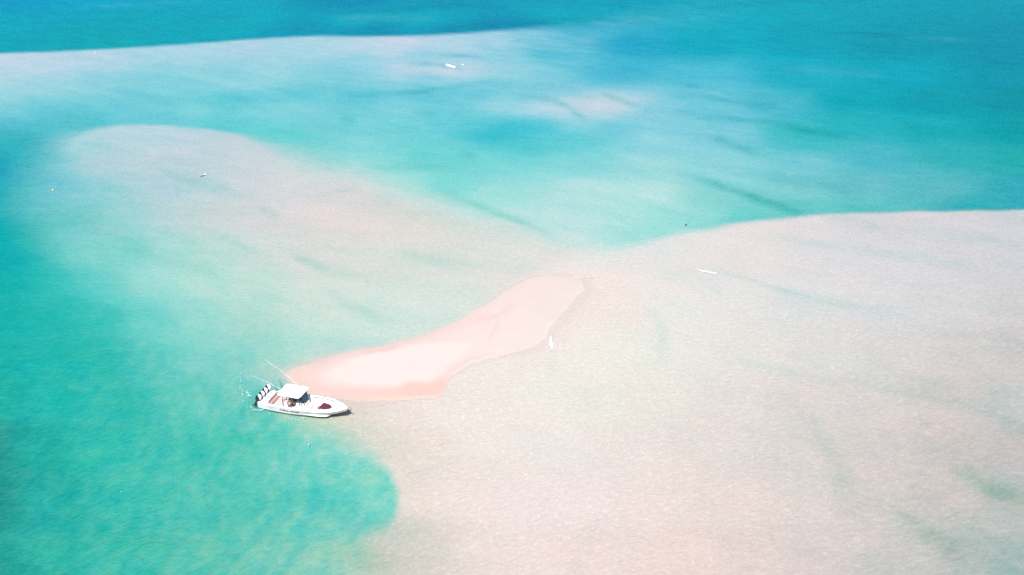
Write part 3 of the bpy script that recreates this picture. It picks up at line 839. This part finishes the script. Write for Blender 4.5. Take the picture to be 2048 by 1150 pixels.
# anchor on the bow roller, cleats, nav lights
tube('anchor_roller', [(10.9, 0, 1.52), (11.5, 0, 1.50)], .045, METAL, boat, 8)
an = tube('anchor', [(11.2, 0, 1.54), (11.62, 0, 1.38), (11.72, 0, 1.20)], .03, METAL, boat, 6)
tube('fluke', [(11.62, -.22, 1.30), (11.74, 0, 1.18), (11.62, .22, 1.30)], [.02, .045, .02], METAL, an, 6)
for x, y in ((9.75, .38), (9.75, -.38), (0.1, 1.3), (0.1, -1.3), (7.35, 1.55)):
    tube('cleat', [(x - .12, y, stn(x)[1] + .10), (x - .1, y, stn(x)[1] + .13), (x + .1, y, stn(x)[1] + .13), (x + .12, y, stn(x)[1] + .10)], .022, METAL, boat, 6)
box('anchor_hatch', 9.85, 10.3, -.18, .18, 1.44, 1.475, CREAM, boat, .015)
tube('anchor_line', [(9.6, .05, 1.46), (10.2, .02, 1.52), (10.9, .0, 1.56)], .014, DARKP, boat, 5)

# outboards, tilted up out of the water
for i in range(4):
    y = -1.10 + i * 0.735
    e_ = bpy.data.objects.new('outboard', None)
    COL.objects.link(e_)
    e_.parent = boat
    e_.location = (-.62, y, 1.15)
    e_.rotation_euler = (0, math.radians(27), 0)

    def lo(name, secs, mat):
        """secs: (z, x centre, half length, half width)"""
        v, f = [], []
        n = 12
        for z, cx, hx, hy in secs:
            for k in range(n):
                a_ = 2 * math.pi * (k + .5) / n
                c_, s_ = math.cos(a_), math.sin(a_)
                v.append((cx + hx * abs(c_) ** .55 * (1 if c_ > 0 else -1), hy * abs(s_) ** .55 * (1 if s_ > 0 else -1), z))
        for r_ in range(len(secs) - 1):
            for k in range(n):
                f.append((r_ * n + k, r_ * n + (k + 1) % n, (r_ + 1) * n + (k + 1) % n, (r_ + 1) * n + k))
        f += [tuple(range(n)), tuple(range((len(secs) - 1) * n, len(secs) * n))]
        return obj(name, v, f, mat, e_, smooth=True)
    lo('cowling', [(.20, .06, .27, .15), (.34, .05, .30, .165), (.60, .03, .30, .165), (.78, .0, .26, .15), (.88, -.02, .17, .10)], WHITEP)
    lo('lower_cowling', [(-.24, .02, .22, .14), (-.10, -.02, .30, .18), (.19, -.02, .34, .205)], BLACK)
    for sg in (-1, 1):
        side = [(-.34, .15), (.24, .15), (.20, .40), (-.04, .66), (-.22, .84), (-.38, .62)]
        vv = [(x_, sg * (.148 + q), z_) for q in (0, .055) for x_, z_ in side]
        nn = len(side)
        obj('side_panel', vv, [tuple(range(nn)), tuple(range(nn, 2 * nn))] + [(k, (k + 1) % nn, nn + (k + 1) % nn, nn + k) for k in range(nn)], BLACK, e_, bevel=.01)
    lo('midsection', [(-1.15, -.05, .10, .05), (-.9, -.05, .17, .07), (-.22, 0, .20, .12)], BLACK)
    gcase = lo('gearcase', [(-1.42, -.02, .10, .04), (-1.28, -.02, .30, .09), (-1.15, -.05, .26, .08)], BLACK)
    pr = []
    pf = []
    for b_ in range(3):
        a_ = b_ * 2.094
        for rr, tt in ((.04, -.2), (.19, -.35), (.21, .25), (.04, .2)):
            pr.append((-.36 + .05 * tt * 3, rr * math.cos(a_ + tt), -1.28 + rr * math.sin(a_ + tt)))
        pf.append((b_ * 4, b_ * 4 + 1, b_ * 4 + 2, b_ * 4 + 3))
    p_ = obj('propeller', pr, pf, METAL, e_)
    p_.modifiers.new('s', 'SOLIDIFY').thickness = .012
    box('mounting_bracket', .18, .62, -.13, .13, -.35, .05, BLACK, e_, .02)

# lettering wrapped on the starboard topsides
def letters(txt, size, bold=0.02):
    cu = bpy.data.curves.new('lettering', 'FONT')
    cu.body = txt
    cu.size = size
    cu.offset = bold
    cu.resolution_u = 3
    cu.shear = 0.15
    o = bpy.data.objects.new('lettering', cu)
    COL.objects.link(o)
    dg = bpy.context.evaluated_depsgraph_get()
    me = bpy.data.meshes.new_from_object(o.evaluated_get(dg))
    bpy.data.objects.remove(o)
    return me


me = letters('G.Most wanted', .42, 0.014)
wd = max(v_.co.x for v_ in me.vertices)
for v_ in me.vertices:
    u_, w_ = v_.co.x / wd, v_.co.y
    p = hull_side(2.62 + u_ * 2.75, 0.62 - w_ / 0.92, -1, .012)
    v_.co = p
me.materials.append(BLACK)
lt = bpy.data.objects.new('lettering', me)
COL.objects.link(lt)
lt.parent = boat
lt['label'] = 'dark boat name lettered on the starboard side'
# swoosh emblem near the stern
def side_strip(pts, wdt, name, mat):
    v, f = [], []
    P_ = smooth_line(pts, 5)
    for k, (x, t_) in enumerate(P_):
        q = k / (len(P_) - 1)
        ww = wdt * (0.25 + math.sin(math.pi * q))
        v += [hull_side(x, t_ - ww, -1, .011), hull_side(x, t_ + ww, -1, .011)]
    for k in range(len(P_) - 1):
        f.append((2 * k, 2 * k + 1, 2 * k + 3, 2 * k + 2))
    return obj(name, v, f, mat, boat)


side_strip([(.75, .18), (.95, .50), (1.5, .62), (1.95, .66)], .02, 'swoosh_emblem', GREYM)
side_strip([(1.05, .36), (1.3, .25), (1.5, .38), (1.75, .26), (1.95, .36), (2.35, .33)], .035, 'swoosh_emblem', GREYM)

# four rods standing at the aft edge of the roof
for i, (y, nm) in enumerate(((-.84, 'starboard-most of the four dark rods standing at the back edge of the hardtop'), (-.62, 'second dark rod from the starboard side, close beside the outermost one'),
                             (.26, 'third dark rod from the starboard side, inner rod of the port pair'), (.46, 'port-most dark rod standing at the back edge of the hardtop'))):
    base = BM @ Vector((2.20, y, 2.62))
    topp = BM @ Vector((1.86, y + .02, 3.72))
    r0 = bpy.data.objects.new('fishing_rod', None)
    COL.objects.link(r0)
    r0.location = base
    d_ = topp - base
    tube('handle', [(0, 0, -.12), tuple(d_ * .35)], .030, DARKP, r0, 6)
    tube('blank', [tuple(d_ * .35), tuple(d_ * .7), tuple(d_)], [.022, .018, .012], DARKP, r0, 6)
    tag(r0, nm, 'fishing rod', 'rods at the back of the hardtop')


# ------------------------------------------------------------------ people
def person(label, loc, rz, joints, edges, radii, shirt, lower, head, hair, cap=False):
    root = bpy.data.objects.new('person', None)
    COL.objects.link(root)
    root.location = loc
    root.rotation_euler = (0, 0, rz)
    tag(root, label, 'person')

    def skin(name, js, es, rs, mat):
        idx = {j: k for k, j in enumerate(js)}
        me = bpy.data.meshes.new(name)
        me.from_pydata([joints[j] for j in js], [(idx[a_], idx[b_]) for a_, b_ in es], [])
        o = bpy.data.objects.new(name, me)
        COL.objects.link(o)
        o.modifiers.new('skin', 'SKIN')
        sv = me.skin_vertices[0].data
        for k, j in enumerate(js):
            r_ = rs.get(j, .05)
            sv[k].radius = (r_, r_) if not isinstance(r_, tuple) else r_
            sv[k].use_root = (k == 0)
        o.modifiers.new('sub', 'SUBSURF').levels = 1
        o.modifiers['sub'].render_levels = 1
        dg = bpy.context.evaluated_depsgraph_get()
        m2 = bpy.data.meshes.new_from_object(o.evaluated_get(dg))
        bpy.data.objects.remove(o)
        m2.materials.clear()
        m2.materials.append(mat)
        m2.polygons.foreach_set('use_smooth', [True] * len(m2.polygons))
        o2 = bpy.data.objects.new(name, m2)
        COL.objects.link(o2)
        o2.parent = root
        return o2
    js = list(joints)
    skin('body', js, edges, radii, SKIN)
    top = ['pelvis', 'chest', 'neck0', 'sl', 'sr', 'el', 'er']
    te = [('pelvis', 'chest'), ('chest', 'neck0'), ('chest', 'sl'), ('chest', 'sr'), ('sl', 'el'), ('sr', 'er')]
    rt = {j: (tuple(q * 1.10 for q in radii[j]) if isinstance(radii[j], tuple) else radii[j] * 1.22) for j in top}
    skin('shirt', top, te, rt, shirt)
    lw = ['pelvis', 'hl', 'hr', 'kl', 'kr']
    le = [('pelvis', 'hl'), ('pelvis', 'hr'), ('hl', 'kl'), ('hr', 'kr')]
    skin('shorts', lw, le, {j: (tuple(q * 1.08 for q in radii[j]) if isinstance(radii[j], tuple) else radii[j] * 1.18) for j in lw}, lower)
    hx, hy, hz = head
    v, f = [], []
    for i in range(9):
        ph = math.pi * i / 8
        for k in range(14):
            th_ = 2 * math.pi * k / 14
            x, y, z = math.sin(ph) * math.cos(th_), math.sin(ph) * math.sin(th_), math.cos(ph)
            jaw = 1 - .22 * max(0, -z)
            nose = .12 if (k == 0 and i == 4) else 0
            v.append((hx + (.098 * x * jaw) + nose * .25, hy + .078 * y * jaw, hz + .12 * z))
    for i in range(8):
        for k in range(14):
            f.append((i * 14 + k, i * 14 + (k + 1) % 14, (i + 1) * 14 + (k + 1) % 14, (i + 1) * 14 + k))
    obj('head', v, f, SKIN, root, smooth=True)
    v2 = [(hx - .012 + (p[0] - hx) * 1.14, hy + (p[1] - hy) * 1.16, hz + .012 + (p[2] - hz) * 1.10) for p in v]
    f2 = [q for q in f if all((v2[i][2] - hz) > (.02 if v2[i][0] > hx + .01 else -.10) for i in q)]
    obj('cap' if cap else 'hair', v2, f2, WHITEP if cap else hair, root, smooth=True)
    if cap:
        prism('cap_brim', [(hx + .07, hy - .07), (hx + .20, hy - .05), (hx + .20, hy + .05), (hx + .07, hy + .07)], hz + .035, hz + .05, WHITEP, root, 0)
    else:
        tube('hair_length', [(hx - .07, hy, hz + .02), (hx - .12, hy, hz - .16), (hx - .11, hy, hz - .34)], [.07, .065, .03], hair, root, 8)
    return root


E0 = [('pelvis', 'chest'), ('chest', 'neck0'), ('neck0', 'neck1'), ('chest', 'sl'), ('chest', 'sr'), ('sl', 'el'), ('sr', 'er'), ('el', 'wl'), ('er', 'wr'), ('wl', 'fl_'), ('wr', 'fr_'),
      ('pelvis', 'hl'), ('pelvis', 'hr'), ('hl', 'kl'), ('hr', 'kr'), ('kl', 'al'), ('kr', 'ar'), ('al', 'tl'), ('ar', 'tr')]
RD = {'pelvis': (.13, .15), 'chest': (.13, .17), 'neck0': .06, 'neck1': .05, 'sl': .06, 'sr': .06, 'el': .043, 'er': .043, 'wl': .03, 'wr': .03, 'fl_': .028, 'fr_': .028,
      'hl': .09, 'hr': .09, 'kl': .062, 'kr': .062, 'al': .04, 'ar': .04, 'tl': .03, 'tr': .03}
stand = {'pelvis': (0, 0, .93), 'chest': (.02, 0, 1.28), 'neck0': (0, 0, 1.45), 'neck1': (.01, 0, 1.53), 'sl': (0, .19, 1.38), 'sr': (0, -.19, 1.38), 'el': (.02, .25, 1.10), 'er': (.10, -.25, 1.12),
         'wl': (.14, .24, .88), 'wr': (.32, -.20, 1.06), 'fl_': (.20, .22, .82), 'fr_': (.41, -.18, 1.08), 'hl': (0, .10, .86), 'hr': (0, -.10, .86), 'kl': (.03, .11, .48), 'kr': (.03, -.11, .48),
         'al': (0, .11, .08), 'ar': (0, -.11, .08), 'tl': (.15, .12, .03), 'tr': (.15, -.12, .03)}
person('person in a pink shirt and white cap standing at the helm under the hardtop', BM @ Vector((3.62, -.98, .42)), BOAT_ROT - .5, stand, E0, RD, SHIRTP, SHORTS, (.03, 0, 1.63), HAIR, cap=True)
sit = {'pelvis': (0, 0, .50), 'chest': (.05, 0, .85), 'neck0': (.08, 0, 1.02), 'neck1': (.10, 0, 1.10), 'sl': (.06, .18, .96), 'sr': (.06, -.18, .96), 'el': (.18, .24, .74), 'er': (.16, -.25, .72),
       'wl': (.38, .16, .68), 'wr': (.38, -.18, .66), 'fl_': (.46, .14, .66), 'fr_': (.46, -.16, .64), 'hl': (.03, .10, .48), 'hr': (.03, -.10, .48), 'kl': (.44, .13, .58), 'kr': (.44, -.13, .56),
       'al': (.50, .13, .14), 'ar': (.50, -.13, .14), 'tl': (.64, .13, .09), 'tr': (.64, -.13, .09)}
person('person in dark maroon clothing with long dark hair sitting beside the console', BM @ Vector((4.32, -.86, .50)), BOAT_ROT + math.pi * .98, sit, E0, RD, DARKC, DARKC, (.12, 0, 1.20), HAIR)
box('cooler_box', 4.12, 4.55, -1.08, -.66, .42, .92, GELW, boat, .03)['label'] = 'white cooler seat beside the console'

# ------------------------------------------------------------------ floats
def ball(name, c, r_, mat, parent, sq=1.0):
    v, f = [], []
    for i in range(9):
        ph = math.pi * i / 8
        for k in range(14):
            th_ = 2 * math.pi * k / 14
            v.append((c[0] + r_ * math.sin(ph) * math.cos(th_), c[1] + r_ * math.sin(ph) * math.sin(th_), c[2] + r_ * sq * math.cos(ph)))
    for i in range(8):
        for k in range(14):
            f.append((i * 14 + k, i * 14 + (k + 1) % 14, (i + 1) * 14 + (k + 1) % 14, (i + 1) * 14 + k))
    return obj(name, v, f, mat, parent, smooth=True)


def buoy(px, py, r_, mat, label, cat='buoy', name='mooring_buoy', sq=1.0, rope=True):
    e = bpy.data.objects.new(name, None)
    COL.objects.link(e)
    e.location = G(px, py, 0)
    ball('float', (0, 0, r_ * .45), r_, mat, e, sq)
    tube('collar', [(0, 0, r_ * .45 + r_ * sq * .9), (0, 0, r_ * .45 + r_ * sq * 1.25)], r_ * .22, ROPE, e, 8)
    if rope:
        tube('rope', [(r_ * .3, -r_ * .9, .03), (-r_ * .9, -r_ * 2.2, .03), (-r_ * 2.0, -r_ * 4.0, .02), (-r_ * 2.4, -r_ * 6, .02)], r_ * .30, ROPE, e, 6)
    tag(e, label, cat)


buoy(410, 350, .22, WHITEP, 'white ball buoy trailing a dark rope over the pale left shoal')
buoy(106, 381, .20, YELLOW, 'small yellow buoy floating near the left edge of the lagoon', rope=False)
buoy(1372, 450, .19, ROPE, 'small dark float alone on the teal channel above the right flat', name='dark_float', cat='float', sq=.5, rope=False)


# ------------------------------------------------------------------ breaking wavelets and foam
def foam_patch(name, pts, wid, hgt, seed, label=None, cat=None, kind=None, px=True, mat=FOAM):
    rn = random.Random(seed)
    P_ = smooth_line(pts, 8)
    P_ = [G(a_, b_) if px else Vector((a_, b_, 0)) for a_, b_ in P_]
    v, f = [], []
    m_ = 9
    L_ = len(P_)
    for i, p in enumerate(P_):
        q = i / (L_ - 1)
        d = (P_[min(i + 1, L_ - 1)] - P_[max(i - 1, 0)]).normalized()
        nrm = Vector((-d.y, d.x, 0))
        w_ = wid * (math.sin(math.pi * min(max(q, .03), .97)) ** .5) * (0.65 + .55 * rn.random())
        for k in range(m_):
            u_ = k / (m_ - 1)
            jitter = (rn.random() - .5) * wid * .25
            z = hgt * math.sin(math.pi * u_) ** .6 * (0.45 + .75 * rn.random())
            if k in (0, m_ - 1):
                z = -.02
            v.append(p + nrm * ((u_ - .5) * w_ + jitter * (0 < k < m_ - 1)) + Vector((0, 0, z)))
    for i in range(L_ - 1):
        for k in range(m_ - 1):
            f.append((i * m_ + k, i * m_ + k + 1, (i + 1) * m_ + k + 1, (i + 1) * m_ + k))
    o = obj(name, v, f, mat, None, smooth=False)
    if label:
        tag(o, label, cat, None, kind)
    return o


FOAMB = material('bright_sea_foam', (0.62, 0.64, 0.68), 0.9, var=0.08, scale=8, bump=0.4)
foam_patch('breaking_wave', [(1394, 538.5), (1402, 541.5), (1412, 543), (1423, 545.5), (1434, 546.5)], .42, .10, 1, 'thin white breaking wave on the right flat, far from the boat', 'wave', mat=FOAMB)
foam_patch('breaking_wave', [(1101.5, 674), (1101, 682), (1102.5, 690), (1104, 700)], .5, .10, 2, 'short upright patch of white surf just right of the sandbar', 'wave', mat=FOAMB)
foam_patch('breaking_wave', [(892, 129.5), (897, 131), (903, 133.5), (912, 135)], 1.5, .38, 3, 'long white breaker on the distant pale shoal, larger of the far pair', 'wave', mat=FOAMB)
foam_patch('breaking_wave', [(923.5, 130.2), (925, 130), (926.8, 129.8)], 1.3, .3, 4, 'tiny white breaker on the distant pale shoal, right of the long one', 'wave', mat=FOAMB)
foam_patch('breaking_wave', [(1142, 553), (1152, 554.5), (1164, 555), (1186, 555)], .22, .05, 5, 'faint white ripple line at the far tip of the sandbar', 'wave')
foam_patch('breaking_wave', [(616, 886), (617.5, 889), (616.5, 892)], .14, .04, 6, 'small white curl of foam in the green lagoon below the boat', 'wave')
foam_patch('breaking_wave', [(241, 983), (243, 983)], .16, .04, 7, 'lone white fleck of foam in the lower left lagoon', 'wave')
foam_patch('breaking_wave', [(189, 106), (192.5, 105.8)], 1.0, .15, 8, 'tiny white fleck on the far upper left shoal edge', 'wave', mat=FOAMB)
# churned flecks round the boat, one uncountable scatter
rn = random.Random(5)
V_, F_ = [], []


def fleck(x, y, s, z=0.012):
    k0 = len(V_)
    n = 7
    a0 = rn.random() * 6
    asp = rn.uniform(.3, .8)
    V_.append((x, y, z + s * .12))
    for k in range(n):
        t_ = 2 * math.pi * k / n
        rr = s * rn.uniform(.6, 1.2)
        ax, ay = rr * math.cos(t_), rr * asp * math.sin(t_)
        V_.append((x + ax * math.cos(a0) - ay * math.sin(a0), y + ax * math.sin(a0) + ay * math.cos(a0), z - .02))
    for k in range(n):
        F_.append((k0, k0 + 1 + k, k0 + 1 + (k + 1) % n))


for pts, cnt, spread, s_ in (([(483, 740), (478, 750), (480, 765), (484, 778), (486, 790)], 46, 2.6, .10), ([(492, 783), (497, 788), (501, 792)], 26, 1.8, .12),
                             ([(500, 812), (508, 818), (518, 820), (527, 818)], 34, 1.2, .11), ([(530, 822), (550, 828), (575, 836), (600, 840)], 34, 2.2, .08),
                             ([(600, 834), (606, 836)], 12, 1.6, .10), ([(487, 800), (492, 812), (500, 822)], 16, 3.0, .08), ([(470, 742), (474, 770), (481, 800)], 16, 6.0, .07)):
    L_ = smooth_line(pts, 6)
    for _ in range(int(cnt * .7)):
        a_, b_ = rn.choice(L_)
        p = G(a_ + rn.gauss(0, spread), b_ + rn.gauss(0, spread * .8))
        fleck(p.x, p.y, s_ * rn.uniform(.4, 1.3))
fo = obj('foam', V_, F_, FOAMB, None)
tag(fo, 'white flecks of foam churned up round the stern of the boat', 'foam', kind='stuff')
